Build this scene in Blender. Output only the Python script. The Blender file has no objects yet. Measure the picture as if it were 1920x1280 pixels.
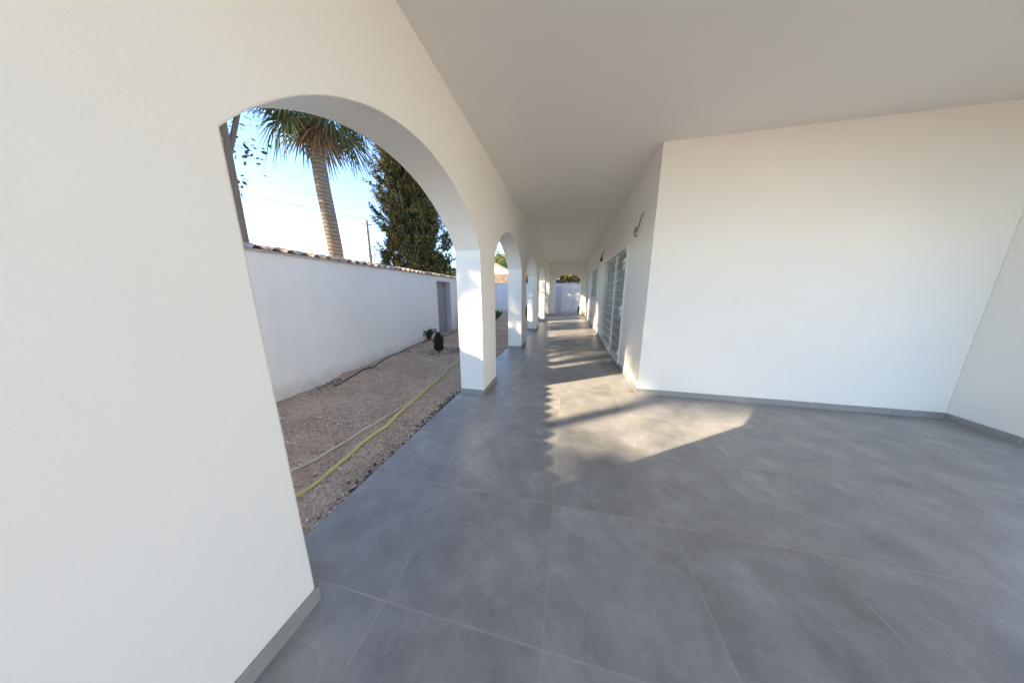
import bpy, bmesh, math, random
import numpy as np
from mathutils import Vector, Matrix
R = math.radians
random.seed(7); rng = np.random.default_rng(7)
S = bpy.context.scene
C = S.collection
# ------------------------------------------------------------------ camera
F_PX = 458.0; PITCH = math.atan((640-546.5)/F_PX)
cam = bpy.data.objects.new('camera', bpy.data.cameras.new('camera')); C.objects.link(cam)
cam.location = (0, 0, 1.55)
cam.rotation_euler = (math.pi/2-PITCH, 0, R(12.655))
cam.data.sensor_width = 36; cam.data.lens = F_PX/1920*36
cam.data.clip_start = .05; cam.data.clip_end = 3000
S.camera = cam
# ------------------------------------------------------------------ sky, sun
SUN_DX, SUN_DY, SUN_SLOPE = -2.275, -1.53, .575        # towards the sun; slope = rise per metre of x
sdir = Vector((SUN_DX, SUN_DY, SUN_SLOPE*abs(SUN_DX))).normalized()
elev = math.asin(sdir.z); azim = math.atan2(sdir.x, sdir.y)
w = bpy.data.worlds.new('World'); S.world = w; w.use_nodes = True
wn = w.node_tree; bg = wn.nodes['Background']
sky = wn.nodes.new('ShaderNodeTexSky'); sky.sky_type = 'NISHITA'; sky.sun_disc = False
sky.sun_elevation = elev; sky.sun_rotation = azim
sky.air_density = .85; sky.dust_density = .0; sky.ozone_density = 2.4
wn.links.new(sky.outputs[0], bg.inputs[0]); bg.inputs[1].default_value = .15
sl = bpy.data.lights.new('sun', 'SUN'); sl.energy = 5.0; sl.angle = R(.53); sl.color = (1, .82, .58)
so = bpy.data.objects.new('sun', sl); C.objects.link(so)
so.rotation_euler = sdir.to_track_quat('Z', 'Y').to_euler()
S.view_settings.view_transform = 'Standard'; S.view_settings.look = 'None'
S.view_settings.exposure = 2.02; S.view_settings.gamma = 1
S.cycles.max_bounces = 12; S.cycles.diffuse_bounces = 8

# ------------------------------------------------------------------ material helpers
def new_mat(name):
    m = bpy.data.materials.new(name); m.use_nodes = True
    nt = m.node_tree; return m, nt, nt.nodes['Principled BSDF']
def N(nt, t, **k):
    n = nt.nodes.new(t)
    for a, v in k.items():
        if a in n.inputs: n.inputs[a].default_value = v
        else: setattr(n, a, v)
    return n
def math_n(nt, op, a, b=None, c=None):
    n = nt.nodes.new('ShaderNodeMath'); n.operation = op
    for i, v in enumerate((a, b, c)):
        if v is None: continue
        if isinstance(v, (int, float)): n.inputs[i].default_value = v
        else: nt.links.new(v, n.inputs[i])
    return n.outputs[0]
def noise(nt, scale, detail=4, rough=.6, vec=None, dist=0.0):
    n = nt.nodes.new('ShaderNodeTexNoise'); n.inputs['Scale'].default_value = scale
    n.inputs['Detail'].default_value = detail; n.inputs['Roughness'].default_value = rough
    n.inputs['Distortion'].default_value = dist
    if vec is not None: nt.links.new(vec, n.inputs['Vector'])
    return n.outputs[0]
def ramp(nt, fac, stops):
    n = nt.nodes.new('ShaderNodeValToRGB'); cr = n.color_ramp
    while len(cr.elements) > 1: cr.elements.remove(cr.elements[-1])
    cr.elements[0].position = stops[0][0]; cr.elements[0].color = (*stops[0][1], 1)
    for p, c in stops[1:]:
        e = cr.elements.new(p); e.color = (*c, 1)
    nt.links.new(fac, n.inputs[0]); return n.outputs[0]
def mix(nt, f, a, b, mode='MIX'):
    n = nt.nodes.new('ShaderNodeMix'); n.data_type = 'RGBA'; n.blend_type = mode
    for s, v in ((n.inputs[0], f), (n.inputs[6], a), (n.inputs[7], b)):
        if isinstance(v, (int, float)): s.default_value = v
        elif isinstance(v, tuple): s.default_value = (*v, 1)
        else: nt.links.new(v, s)
    return n.outputs[2]
def obj_vec(nt): return nt.nodes.new('ShaderNodeTexCoord').outputs['Object']
def bump(nt, b, h, strength, dist, base=None):
    n = nt.nodes.new('ShaderNodeBump'); n.inputs['Strength'].default_value = strength
    n.inputs['Distance'].default_value = dist; nt.links.new(h, n.inputs['Height'])
    if base is not None: nt.links.new(base, n.inputs['Normal'])
    nt.links.new(n.outputs[0], b.inputs['Normal'])

def plaster(name, col, var=.05, rough=.85, bs=.25, bevel=.012, stain=False):
    m, nt, b = new_mat(name); v = obj_vec(nt)
    n1 = noise(nt, .9, 5, .6, v); n2 = noise(nt, 6, 6, .65, v)
    c1 = tuple(x*(1-var*1.5) for x in col)
    c = mix(nt, math_n(nt, 'MULTIPLY_ADD', n1, 1.6, -.3), c1, col)
    c = mix(nt, math_n(nt, 'MULTIPLY', n2, .10), c, tuple(x*.8 for x in col))
    if stain:                                               # dirt splashed on the foot of the wall
        sep = nt.nodes.new('ShaderNodeSeparateXYZ'); nt.links.new(v, sep.inputs[0])
        h = math_n(nt, 'MULTIPLY_ADD', noise(nt, 3.5, 5, .7, v), .5, -.12)
        f = nt.nodes.new('ShaderNodeMapRange'); nt.links.new(math_n(nt, 'SUBTRACT', h, sep.outputs[2]), f.inputs[0])
        f.inputs[1].default_value = -.08; f.inputs[2].default_value = .2; f.inputs[4].default_value = .55
        c = mix(nt, f.outputs[0], c, (.42, .37, .31))
    nt.links.new(c, b.inputs['Base Color']); b.inputs['Roughness'].default_value = rough
    if stain:
        mp = nt.nodes.new('ShaderNodeMapping'); mp.inputs['Scale'].default_value = (1, 1, .07); nt.links.new(v, mp.inputs[0])
        st = ramp(nt, noise(nt, 7, 5, .75, mp.outputs[0], .3), [(.52, (0, 0, 0)), (.75, (1, 1, 1))])
        c = mix(nt, math_n(nt, 'MULTIPLY', st, .13), c, (.55, .52, .47)); nt.links.new(c, b.inputs['Base Color'])
    else:
        sp = ramp(nt, noise(nt, 2.3, 9, .78, v, 2.0), [(.66, (0, 0, 0)), (.70, (1, 1, 1))])
        c = mix(nt, math_n(nt, 'MULTIPLY', sp, .09), c, (.55, .50, .44)); nt.links.new(c, b.inputs['Base Color'])
    hh = math_n(nt, 'ADD', math_n(nt, 'MULTIPLY', noise(nt, 2.2, 4, .55, v, .6), 7.0), noise(nt, 90, 3, .6, v))
    bv = None
    if bevel:
        bn = nt.nodes.new('ShaderNodeBevel'); bn.samples = 3; bn.inputs['Radius'].default_value = bevel; bv = bn.outputs[0]
    bump(nt, b, hh, bs, .004, bv)
    return m
def simple(name, col, rough=.5, metal=0, var=.12, scale=12, bs=.1, spec=.5):
    m, nt, b = new_mat(name); v = obj_vec(nt); n = noise(nt, scale, 4, .6, v)
    c = mix(nt, n, tuple(x*(1-var) for x in col), tuple(min(1, x*(1+var)) for x in col))
    nt.links.new(c, b.inputs['Base Color']); b.inputs['Roughness'].default_value = rough
    b.inputs['Metallic'].default_value = metal; b.inputs['Specular IOR Level'].default_value = spec
    if bs: bump(nt, b, noise(nt, scale*6, 3, .6, v), bs, .003)
    return m

TX0, TW = -.043, .797          # tile joints across
TY0, TL = .795, .772           # tile joints along
def floor_mat():
    m, nt, b = new_mat('porcelain_tile'); v = obj_vec(nt)
    sep = nt.nodes.new('ShaderNodeSeparateXYZ'); nt.links.new(v, sep.inputs[0])
    def joint(o, p0, wd):
        u = math_n(nt, 'DIVIDE', math_n(nt, 'SUBTRACT', o, p0-50*wd), wd)
        fr = math_n(nt, 'FRACT', u)
        d = math_n(nt, 'MULTIPLY', math_n(nt, 'MINIMUM', fr, math_n(nt, 'SUBTRACT', 1.0, fr)), wd)
        return d, math_n(nt, 'FLOOR', u)
    dx, ix = joint(sep.outputs[0], TX0, TW); dy, iy = joint(sep.outputs[1], TY0, TL)
    d = math_n(nt, 'MINIMUM', dx, dy); dyx = math_n(nt, 'LESS_THAN', dx, dy)
    wob = math_n(nt, 'MULTIPLY', noise(nt, 14, 3, .7, v), .0022)
    def lt(dist, wdt): 
        mr = nt.nodes.new('ShaderNodeMapRange'); nt.links.new(dist, mr.inputs[0])
        mr.inputs[1].default_value = wdt*.6; mr.inputs[2].default_value = wdt*1.3
        mr.inputs[3].default_value = 1; mr.inputs[4].default_value = 0; return mr.outputs[0]
    g = lt(math_n(nt, 'ADD', d, math_n(nt, 'MULTIPLY', wob, -1.0)), .0016)
    comb = nt.nodes.new('ShaderNodeCombineXYZ'); nt.links.new(ix, comb.inputs[0]); nt.links.new(iy, comb.inputs[1])
    wnz = nt.nodes.new('ShaderNodeTexWhiteNoise'); nt.links.new(comb.outputs[0], wnz.inputs[0])
    vs = nt.nodes.new('ShaderNodeVectorMath'); vs.operation = 'MULTIPLY_ADD'        # shift the clouds per tile
    nt.links.new(wnz.outputs[1], vs.inputs[0]); vs.inputs[1].default_value = (9, 9, 0); nt.links.new(v, vs.inputs[2])
    pv = vs.outputs[0]
    big = noise(nt, 1.6, 7, .62, pv, .25); med = noise(nt, 4.2, 9, .74, pv, .35)
    mp = nt.nodes.new('ShaderNodeMapping'); mp.inputs['Scale'].default_value = (1, .16, 1); nt.links.new(pv, mp.inputs[0])
    streak = noise(nt, 42, 4, .7, mp.outputs[0]); fine = noise(nt, 160, 3, .7, v)
    s = math_n(nt, 'ADD', math_n(nt, 'MULTIPLY', big, .45), math_n(nt, 'MULTIPLY', med, .55))
    col = ramp(nt, s, [(.34, (.185, .179, .170)), (.45, (.255, .247, .236)), (.55, (.33, .32, .307)), (.68, (.48, .468, .448))])
    col = mix(nt, math_n(nt, 'MULTIPLY', streak, .35), col, (.255, .248, .24), 'MIX')
    col = mix(nt, math_n(nt, 'MULTIPLY', fine, .25), col, (.14, .138, .135))
    tv = math_n(nt, 'MULTIPLY_ADD', wnz.outputs[0], .12, .94)
    cc = nt.nodes.new('ShaderNodeCombineColor')
    for i in range(3): nt.links.new(tv, cc.inputs[i])
    col = mix(nt, 1.0, col, cc.outputs[0], 'MULTIPLY')
    # pale dusty footprints of wear
    dust = ramp(nt, noise(nt, 3.4, 10, .82, v, .5), [(.50, (0, 0, 0)), (.66, (1, 1, 1))])
    col = mix(nt, math_n(nt, 'MULTIPLY', dust, .38), col, (.40, .39, .37))
    gcol = mix(nt, noise(nt, 2.2, 4, .7, v), (.24, .222, .20), (.58, .50, .40))
    halo = lt(d, .009)
    col = mix(nt, math_n(nt, 'MULTIPLY', halo, math_n(nt, 'MULTIPLY', noise(nt, 6, 5, .7, v), .25)), col, (.36, .33, .29))
    col = mix(nt, math_n(nt, 'MULTIPLY', g, math_n(nt, 'MULTIPLY', math_n(nt, 'MULTIPLY_ADD', dyx, -.35, 1.0), math_n(nt, 'MULTIPLY_ADD', noise(nt, 2.6, 5, .75, v), 2.6, -.6))), col, gcol)
    nt.links.new(col, b.inputs['Base Color'])
    rg = math_n(nt, 'ADD', math_n(nt, 'MULTIPLY_ADD', med, .18, .28), math_n(nt, 'MULTIPLY', g, .35))
    nt.links.new(rg, b.inputs['Roughness']); b.inputs['Specular IOR Level'].default_value = .45
    hh = math_n(nt, 'ADD', math_n(nt, 'MULTIPLY', g, -.8), math_n(nt, 'ADD', math_n(nt, 'MULTIPLY', fine, .12), math_n(nt, 'MULTIPLY', med, .3)))
    bump(nt, b, hh, .35, .0025)
    return m
def gravel_mat(name='gravel', tone=1.0):
    m, nt, b = new_mat(name); v = obj_vec(nt)
    vo = nt.nodes.new('ShaderNodeTexVoronoi'); vo.inputs['Scale'].default_value = 62; nt.links.new(v, vo.inputs['Vector'])
    vo2 = nt.nodes.new('ShaderNodeTexVoronoi'); vo2.inputs['Scale'].default_value = 150; nt.links.new(v, vo2.inputs['Vector'])
    k = tone
    base = ramp(nt, noise(nt, 1.3, 8, .7, v, .5), [(.38, (.24*k, .170*k, .122*k)), (.5, (.37*k, .275*k, .205*k)), (.62, (.48*k, .38*k, .30*k))])
    sc = nt.nodes.new('ShaderNodeSeparateColor'); nt.links.new(vo.outputs['Color'], sc.inputs[0])
    st = ramp(nt, sc.outputs[0], [(0, (.18, .12, .08)), (.35, (.52, .36, .255)), (.7, (.70, .53, .405)), (1, (.88, .77, .63))])
    c = mix(nt, .5, base, st)
    sc2 = nt.nodes.new('ShaderNodeSeparateColor'); nt.links.new(vo2.outputs['Color'], sc2.inputs[0])
    c = mix(nt, .3, c, ramp(nt, sc2.outputs[1], [(0, (.12, .08, .06)), (.6, (.46, .34, .25)), (1, (.78, .67, .55))]))
    c = mix(nt, 1.0, c, (1.05, .97, .90), 'MULTIPLY')
    nt.links.new(c, b.inputs['Base Color']); b.inputs['Roughness'].default_value = .95
    b.inputs['Specular IOR Level'].default_value = .2
    hh = math_n(nt, 'ADD', math_n(nt, 'MULTIPLY', vo.outputs[0], -1.0), math_n(nt, 'ADD', math_n(nt, 'MULTIPLY', vo2.outputs[0], -.5), math_n(nt, 'MULTIPLY', noise(nt, 20, 5, .7, v), 1.2)))
    bump(nt, b, hh, 1.0, .018)
    return m
def foliage_mat(name, stops, trans=.25, rough=.6):
    m, nt, b = new_mat(name)
    geo = nt.nodes.new('ShaderNodeNewGeometry'); v = obj_vec(nt)
    f = math_n(nt, 'ADD', math_n(nt, 'MULTIPLY', geo.outputs['Random Per Island'], .6), math_n(nt, 'MULTIPLY', noise(nt, .9, 3, .6, v), .5))
    c = ramp(nt, f, stops); nt.links.new(c, b.inputs['Base Color'])
    b.inputs['Roughness'].default_value = rough; b.inputs['Specular IOR Level'].default_value = .25
    if trans:
        tr = nt.nodes.new('ShaderNodeBsdfTranslucent'); nt.links.new(c, tr.inputs[0])
        ms = nt.nodes.new('ShaderNodeMixShader'); ms.inputs[0].default_value = trans
        nt.links.new(b.outputs[0], ms.inputs[1]); nt.links.new(tr.outputs[0], ms.inputs[2])
        nt.links.new(ms.outputs[0], nt.nodes['Material Output'].inputs[0])
    return m
def random_mat(name, stops, rough=.85):
    m, nt, b = new_mat(name); geo = nt.nodes.new('ShaderNodeNewGeometry')
    c = ramp(nt, geo.outputs['Random Per Island'], stops); v = obj_vec(nt)
    c = mix(nt, math_n(nt, 'MULTIPLY', noise(nt, 25, 4, .7, v), .5), c, tuple(x*.55 for x in stops[1][1]))
    nt.links.new(c, b.inputs['Base Color']); b.inputs['Roughness'].default_value = rough
    bump(nt, b, noise(nt, 60, 3, .7, v), .5, .004); return m
def bark_mat(name, c0, c1):
    m, nt, b = new_mat(name); v = obj_vec(nt)
    mp = nt.nodes.new('ShaderNodeMapping'); mp.inputs['Scale'].default_value = (1, 1, .2); nt.links.new(v, mp.inputs[0])
    n = noise(nt, 14, 6, .7, mp.outputs[0]); nt.links.new(mix(nt, n, c0, c1), b.inputs['Base Color'])
    b.inputs['Roughness'].default_value = .95; bump(nt, b, n, .8, .03); return m
def glass_mat():
    m, nt, b = new_mat('window_glass'); v = obj_vec(nt)
    b.inputs['Base Color'].default_value = (.85, .92, .88, 1); b.inputs['Roughness'].default_value = .05
    tr = nt.nodes.new('ShaderNodeBsdfTransparent'); tr.inputs[0].default_value = (.82, .9, .86, 1)
    gl = nt.nodes.new('ShaderNodeBsdfGlossy'); gl.inputs[1].default_value = .28
    fr = nt.nodes.new('ShaderNodeFresnel'); fr.inputs[0].default_value = 1.2
    ms = nt.nodes.new('ShaderNodeMixShader'); nt.links.new(fr.outputs[0], ms.inputs[0])
    nt.links.new(tr.outputs[0], ms.inputs[1]); nt.links.new(gl.outputs[0], ms.inputs[2])
    nt.links.new(ms.outputs[0], nt.nodes['Material Output'].inputs[0]); return m

def skirting_mat():
    m = simple('skirting_tile', (.30, .292, .28), .4, var=.2, scale=7, bs=.05); nt = m.node_tree; b = nt.nodes['Principled BSDF']
    c0 = b.inputs['Base Color'].links[0].from_socket; geo = nt.nodes.new('ShaderNodeNewGeometry')
    sep = nt.nodes.new('ShaderNodeSeparateXYZ'); nt.links.new(geo.outputs['Position'], sep.inputs[0])
    f = math_n(nt, 'FRACT', math_n(nt, 'DIVIDE', math_n(nt, 'ADD', sep.outputs[1], math_n(nt, 'MULTIPLY', sep.outputs[0], 1.0)), .797))
    nt.links.new(mix(nt, math_n(nt, 'LESS_THAN', f, .006), c0, (.52, .47, .40)), b.inputs['Base Color']); return m
def palm_bark():
    m, nt, b = new_mat('palm_bark'); v = obj_vec(nt)
    wv = nt.nodes.new('ShaderNodeTexWave'); wv.bands_direction = 'Z'; wv.inputs['Scale'].default_value = 3.2; wv.inputs['Distortion'].default_value = 2.5
    wv.inputs['Detail'].default_value = 4; wv.inputs['Detail Scale'].default_value = 2.5; nt.links.new(v, wv.inputs['Vector'])
    c = mix(nt, wv.outputs[1], (.13, .10, .075), (.30, .25, .20)); c = mix(nt, noise(nt, 22, 6, .75, v), c, (.10, .075, .055))
    nt.links.new(c, b.inputs['Base Color']); b.inputs['Roughness'].default_value = .95
    bump(nt, b, math_n(nt, 'ADD', wv.outputs[1], noise(nt, 25, 5, .7, v)), .9, .03); return m
M = dict(
    pbark=palm_bark(), dead=foliage_mat('dead_leaf', [(.1, (.10, .065, .04)), (.9, (.28, .20, .12))], .1),
    plaster=plaster('white_plaster', (.88, .85, .79), .03),
    ceiling=plaster('ceiling_plaster', (.86, .835, .785), .03, bevel=0),
    gwall=plaster('garden_wall_plaster', (.84, .84, .83), .05, stain=True),
    farw=plaster('house_plaster', (.80, .79, .76), .06),
    base=skirting_mat(),
    floor=floor_mat(), gravel=gravel_mat('gravel', 1.75), soil=gravel_mat('dry_earth', .8),
    pebble=random_mat('pebble_stone', [(0, (.20, .14, .095)), (.4, (.54, .40, .30)), (.8, (.74, .60, .48)), (1, (.90, .82, .71))]),
    clod=random_mat('dark_stone', [(0, (.05, .042, .036)), (.5, (.11, .09, .078)), (1, (.26, .22, .19))]),
    tile=random_mat('roof_tile', [(0, (.25, .18, .13)), (.4, (.40, .31, .235)), (.8, (.50, .415, .33)), (1, (.56, .50, .42))]),
    farroof=random_mat('far_roof_tile', [(0, (.42, .29, .18)), (.4, (.58, .43, .28)), (1, (.70, .56, .40))]),
    bounce_terrace=simple('pale_paving', (.26, .23, .19), .8, var=.12, scale=3, bs=.2),
    gate=simple('grey_painted_metal', (.27, .27, .315), .5, var=.04, bs=.03),
    reveal=simple('grey_reveal', (.50, .48, .53), .7, var=.04, bs=.05),
    lgate=simple('pale_grey_metal', (.58, .58, .62), .5, var=.04, bs=.03),
    wmetal=simple('white_metal', (.74, .76, .74), .35, var=.05, bs=.03),
    frame=simple('aluminium_frame', (.62, .65, .63), .4, var=.05, bs=.02),
    curtain=simple('grey_curtain', (.58, .64, .59), .9, var=.12, scale=5, bs=.1),
    room=simple('dark_room', (.10, .10, .10), .9, bs=0),
    wire=simple('wire_sheath', (.06, .05, .045), .6, bs=0),
    black=simple('black_plastic', (.025, .025, .025), .4, bs=0),
    hose=simple('yellow_hose', (.50, .45, .19), .55, var=.15, scale=4, bs=.05),
    ghose=simple('tan_hose', (.50, .44, .32), .6, var=.15, scale=4, bs=.05),
    pipe=simple('black_pipe', (.03, .03, .032), .6, bs=0),
    cyp=foliage_mat('cypress_foliage', [(.2, (.008, .015, .007)), (.46, (.022, .035, .014)), (.60, (.075, .088, .026)), (.8, (.30, .24, .09))], .22),  # gold end of the ramp paints sunlight into the foliage
    pine=foliage_mat('pine_foliage', [(.1, (.025, .05, .015)), (.6, (.065, .10, .03)), (1, (.13, .15, .05))]),
    bush=foliage_mat('bright_foliage', [(.1, (.05, .085, .022)), (.5, (.13, .17, .045)), (.9, (.27, .27, .09))]),
    olive=foliage_mat('brown_green_foliage', [(.1, (.035, .055, .018)), (.45, (.12, .115, .045)), (.9, (.32, .24, .12))]),
    dshrub=foliage_mat('dark_shrub_foliage', [(.1, (.018, .03, .012)), (.9, (.06, .085, .035))], .15),
    gshrub=foliage_mat('green_shrub_foliage', [(.1, (.03, .07, .02)), (.9, (.11, .18, .06))], .2),
    palm=foliage_mat('palm_leaf', [(.1, (.035, .06, .02)), (.9, (.12, .15, .06))], .2),
    bark=bark_mat('bark', (.06, .045, .035), (.20, .16, .125)),
    gbark=bark_mat('grey_bark', (.12, .11, .10), (.34, .31, .28)),
    wood=bark_mat('pole_wood', (.22, .20, .20), (.42, .39, .38)),
)

# ------------------------------------------------------------------ object helpers
def tag(o, label=None, cat=None, group=None, kind=None):
    if label: o['label'] = label
    if cat: o['category'] = cat
    if group: o['group'] = group
    if kind: o['kind'] = kind
    return o
def empty(name, loc, label, cat, group=None):
    o = bpy.data.objects.new(name, None); C.objects.link(o); o.location = loc
    o.empty_display_size = .1
    return tag(o, label, cat, group)
def link(name, me, mat, parent=None):
    o = bpy.data.objects.new(name, me); C.objects.link(o); me.materials.append(mat)
    if parent is not None:
        o.parent = parent
        base = Vector((0, 0, 0)); p = parent
        while p: base += p.location; p = p.parent
        me.transform(Matrix.Translation(-base))               # meshes are written in world coordinates
    return o
def pydata(name, v, f, mat, parent=None, smooth=None):
    me = bpy.data.meshes.new(name); me.from_pydata([tuple(p) for p in v], [], f); me.update()
    if smooth:
        me.polygons.foreach_set('use_smooth', [True]*len(me.polygons)); me.set_sharp_from_angle(angle=R(smooth))
    return link(name, me, mat, parent)
def fast(name, verts, faces, mat, parent=None, smooth=False):
    """numpy arrays: verts (n,3), faces (m,k)"""
    me = bpy.data.meshes.new(name); k = faces.shape[1]
    me.vertices.add(len(verts)); me.vertices.foreach_set('co', verts.astype(np.float32).ravel())
    me.loops.add(faces.size); me.loops.foreach_set('vertex_index', faces.astype(np.int32).ravel())
    me.polygons.add(len(faces)); me.polygons.foreach_set('loop_start', np.arange(0, faces.size, k, dtype=np.int32))
    me.polygons.foreach_set('use_smooth', np.full(len(faces), smooth))
    me.update(calc_edges=True); me.validate(); return link(name, me, mat, parent)
class MB:
    def __init__(s): s.v = []; s.f = []
    def add(s, v, f):
        n = len(s.v); s.v += [tuple(p) for p in v]; s.f += [tuple(i+n for i in q) for q in f]
    def box(s, a, b, ch=0):
        x0, y0, z0 = a; x1, y1, z1 = b
        if ch:                                             # chamfered vertical edges and top
            c = ch
            ring = lambda i, z: [(x0+c+i, y0+i, z), (x1-c-i, y0+i, z), (x1-i, y0+c+i, z), (x1-i, y1-c-i, z), (x1-c-i, y1-i, z), (x0+c+i, y1-i, z), (x0+i, y1-c-i, z), (x0+i, y0+c+i, z)]
            v = ring(0, z0)+ring(0, z1-c)+ring(c, z1)
            f = [tuple(range(7, -1, -1)), tuple(range(16, 24))]
            for r in (0, 8):
                for i in range(8): f.append((r+i, r+(i+1) % 8, r+8+(i+1) % 8, r+8+i))
            s.add(v, f); return
        s.add([(x0,y0,z0),(x1,y0,z0),(x1,y1,z0),(x0,y1,z0),(x0,y0,z1),(x1,y0,z1),(x1,y1,z1),(x0,y1,z1)],
              [(0,3,2,1),(4,5,6,7),(0,1,5,4),(1,2,6,5),(2,3,7,6),(3,0,4,7)])
    def tube(s, pts, r, n=8, cap=True):
        pts = [Vector(p) for p in pts]; rs = r if isinstance(r, (list, tuple)) else [r]*len(pts)
        up = Vector((0, 0, 1)); vs = []; prev = None
        for i, p in enumerate(pts):
            t = (pts[min(i+1, len(pts)-1)]-pts[max(i-1, 0)]).normalized()
            a = prev if prev is not None else (up if abs(t.z) < .9 else Vector((1, 0, 0)))
            u = (a-t*a.dot(t)).normalized(); prev = u; q = t.cross(u)
            vs += [p+(u*math.cos(2*math.pi*k/n)+q*math.sin(2*math.pi*k/n))*rs[i] for k in range(n)]
        f = []
        for i in range(len(pts)-1):
            for k in range(n): f.append((i*n+k, i*n+(k+1) % n, (i+1)*n+(k+1) % n, (i+1)*n+k))
        if cap: f += [tuple(range(n-1, -1, -1)), tuple(range((len(pts)-1)*n, len(pts)*n))]
        s.add(vs, f)
    def build(s, name, mat, parent=None, smooth=None): return pydata(name, s.v, s.f, mat, parent, smooth)
def spline(pts, n=8):
    P = [Vector(p) for p in pts]; P = [P[0]*2-P[1]]+P+[P[-1]*2-P[-2]]; out = []
    for i in range(1, len(P)-2):
        for k in range(n):
            t = k/n; a, b, c, d = P[i-1:i+3]
            out.append(.5*((2*b)+(c-a)*t+(2*a-5*b+4*c-d)*t*t+(3*b-a-3*c+d)*t**3))
    out.append(P[-2]); return out

# ------------------------------------------------------------------ dimensions
XI, XO = -1.185, -1.555           # arcade faces
XR = 1.11                         # house wall face
ZC = 3.42                         # ceiling
YE, YE2 = 16.65, 16.95            # end wall
PIL = [(-1.5, .72), (3.32, 3.99), (6.45, 7.12), (9.76, 10.43), (13.06, 13.73), (16.40, YE2)]
SPR, RISE = 2.10, .61
GZ = -.045

# ------------------------------------------------------------------ the setting
def sheet(name, x0, x1, y0, y1, z, mat, kind='structure'):
    return tag(pydata(name, [(x0,y0,z),(x1,y0,z),(x1,y1,z),(x0,y1,z)], [(0,1,2,3)], mat), kind=kind)
sheet('ground', -1500, 1500, -1500, 1500, -.16, M['soil'])
mb = MB(); mb.box((-1.59, -4.5, -.15), (4.99, 3.9, 0)); mb.box((-1.59, 3.9, -.15), (XR, YE2+.02, 0))
tag(mb.build('floor', M['floor']), kind='structure')
# gravel yard: gently uneven grid
nx, ny = 110, 420
gx = np.linspace(-6.4, -1.50, nx); gy = np.linspace(-6, 18.7, ny)
X, Y = np.meshgrid(gx, gy)
Z = np.zeros_like(X)
for k in range(26):
    fx, fy = rng.normal(0, 1, 2)*(.8+k*.55); ph = rng.uniform(0, 6.28)
    Z += np.sin(fx*X+fy*Y+ph)*.011/(1+k*.16)
def mound(cx, cy, r, h):
    global Z
    d = np.hypot(X-cx, Y-cy); Z = Z+h*np.exp(-(d/r)**2)
def ring(cx, cy, r, h, wd):
    global Z
    d = np.hypot(X-cx, Y-cy); Z = Z+h*np.exp(-((d-r)/wd)**2)-h*.9*np.exp(-(d/(r*.7))**2)
ring(-3.22, 5.82, .36, .035, .10)
for cy in (7.2, 10.4, 11.6): mound(-4.75, cy, .5, .05)
mound(-4.2, 16.5, 1.2, .10)
Z = np.clip(Z, -.05, .12); 
edge = np.clip((X+1.50)/-.25, 0, 1); Z = Z*edge+GZ-.006*(1-edge)
verts = np.stack([X, Y, Z], -1).reshape(-1, 3)
def gz(x, y):
    i = int(np.clip(round((x-gx[0])/(gx[1]-gx[0])), 0, nx-1)); j = int(np.clip(round((y-gy[0])/(gy[1]-gy[0])), 0, ny-1)); return float(Z[j, i])
idx = np.arange(nx*ny).reshape(ny, nx)
fc = np.stack([idx[:-1, :-1], idx[:-1, 1:], idx[1:, 1:], idx[1:, :-1]], -1).reshape(-1, 4)
tag(fast('gravel_yard', verts, fc, M['gravel'], smooth=True), kind='structure')
def stones(name, pos, size, mat):
    ico = np.array([(0,0,1),(.89,0,.45),(.28,.85,.45),(-.72,.53,.45),(-.72,-.53,.45),(.28,-.85,.45),(.72,.53,-.45),(-.28,.85,-.45),(-.89,0,-.45),(-.28,-.85,-.45),(.72,-.53,-.45),(0,0,-1)])
    fcs = np.array([(0,1,2),(0,2,3),(0,3,4),(0,4,5),(0,5,1),(1,6,2),(2,7,3),(3,8,4),(4,9,5),(5,10,1),(2,6,7),(3,7,8),(4,8,9),(5,9,10),(1,10,6),(6,11,7),(7,11,8),(8,11,9),(9,11,10),(10,11,6)])
    n = len(pos); v = np.repeat(ico[None], n, 0)*(1+rng.uniform(-.3, .3, (n, 12, 1)))
    sc = size[:, None]*np.stack([rng.uniform(.7, 1.3, n), rng.uniform(.6, 1.1, n), rng.uniform(.4, .8, n)], -1)
    v = v*sc[:, None, :]; a = rng.uniform(0, 6.28, n); c, s = np.cos(a)[:, None], np.sin(a)[:, None]
    v = np.stack([v[..., 0]*c-v[..., 1]*s, v[..., 0]*s+v[..., 1]*c, v[..., 2]], -1)+pos[:, None, :]
    f = (fcs[None]+12*np.arange(n)[:, None, None]).reshape(-1, 3)
    return fast(name, v.reshape(-1, 3), f, mat)
def scatter(n, fx, fy, s0, s1, sink=.2):
    x = fx(n); y = fy(n); s = s0+(s1-s0)*rng.random(n)**2.5
    z = np.array([gz(a, b) for a, b in zip(x, y)])+s*sink; return np.stack([x, y, z], -1), s
U = rng.uniform
p1, s1 = scatter(11000, lambda n: U(-4.3, -1.62, n), lambda n: 1.2+6.5*rng.random(n)**1.3, .004, .015)
p2, s2 = scatter(4000, lambda n: U(-4.7, -1.62, n), lambda n: U(6, 17, n), .007, .018)
p3, s3 = scatter(3500, lambda n: -1.605-np.abs(rng.normal(0, .09, n)), lambda n: .8+9*rng.random(n), .005, .017)
tag(stones('gravel_pebbles', np.concatenate([p1, p2, p3]), np.concatenate([s1, s2, s3]), M['pebble']), kind='stuff',
    label='loose pinkish grey gravel scattered over the yard', cat='gravel')
yy = np.concatenate([rng.normal(c, .25, k) for c, k in ((2.9, 130), (2.25, 60), (1.7, 50), (3.15, 80), (4.6, 60), (6.0, 60), (8, 60))])
p1 = np.stack([-1.60-np.abs(rng.normal(0, .055, len(yy))), yy, np.full(len(yy), GZ+.004)], -1)
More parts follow.
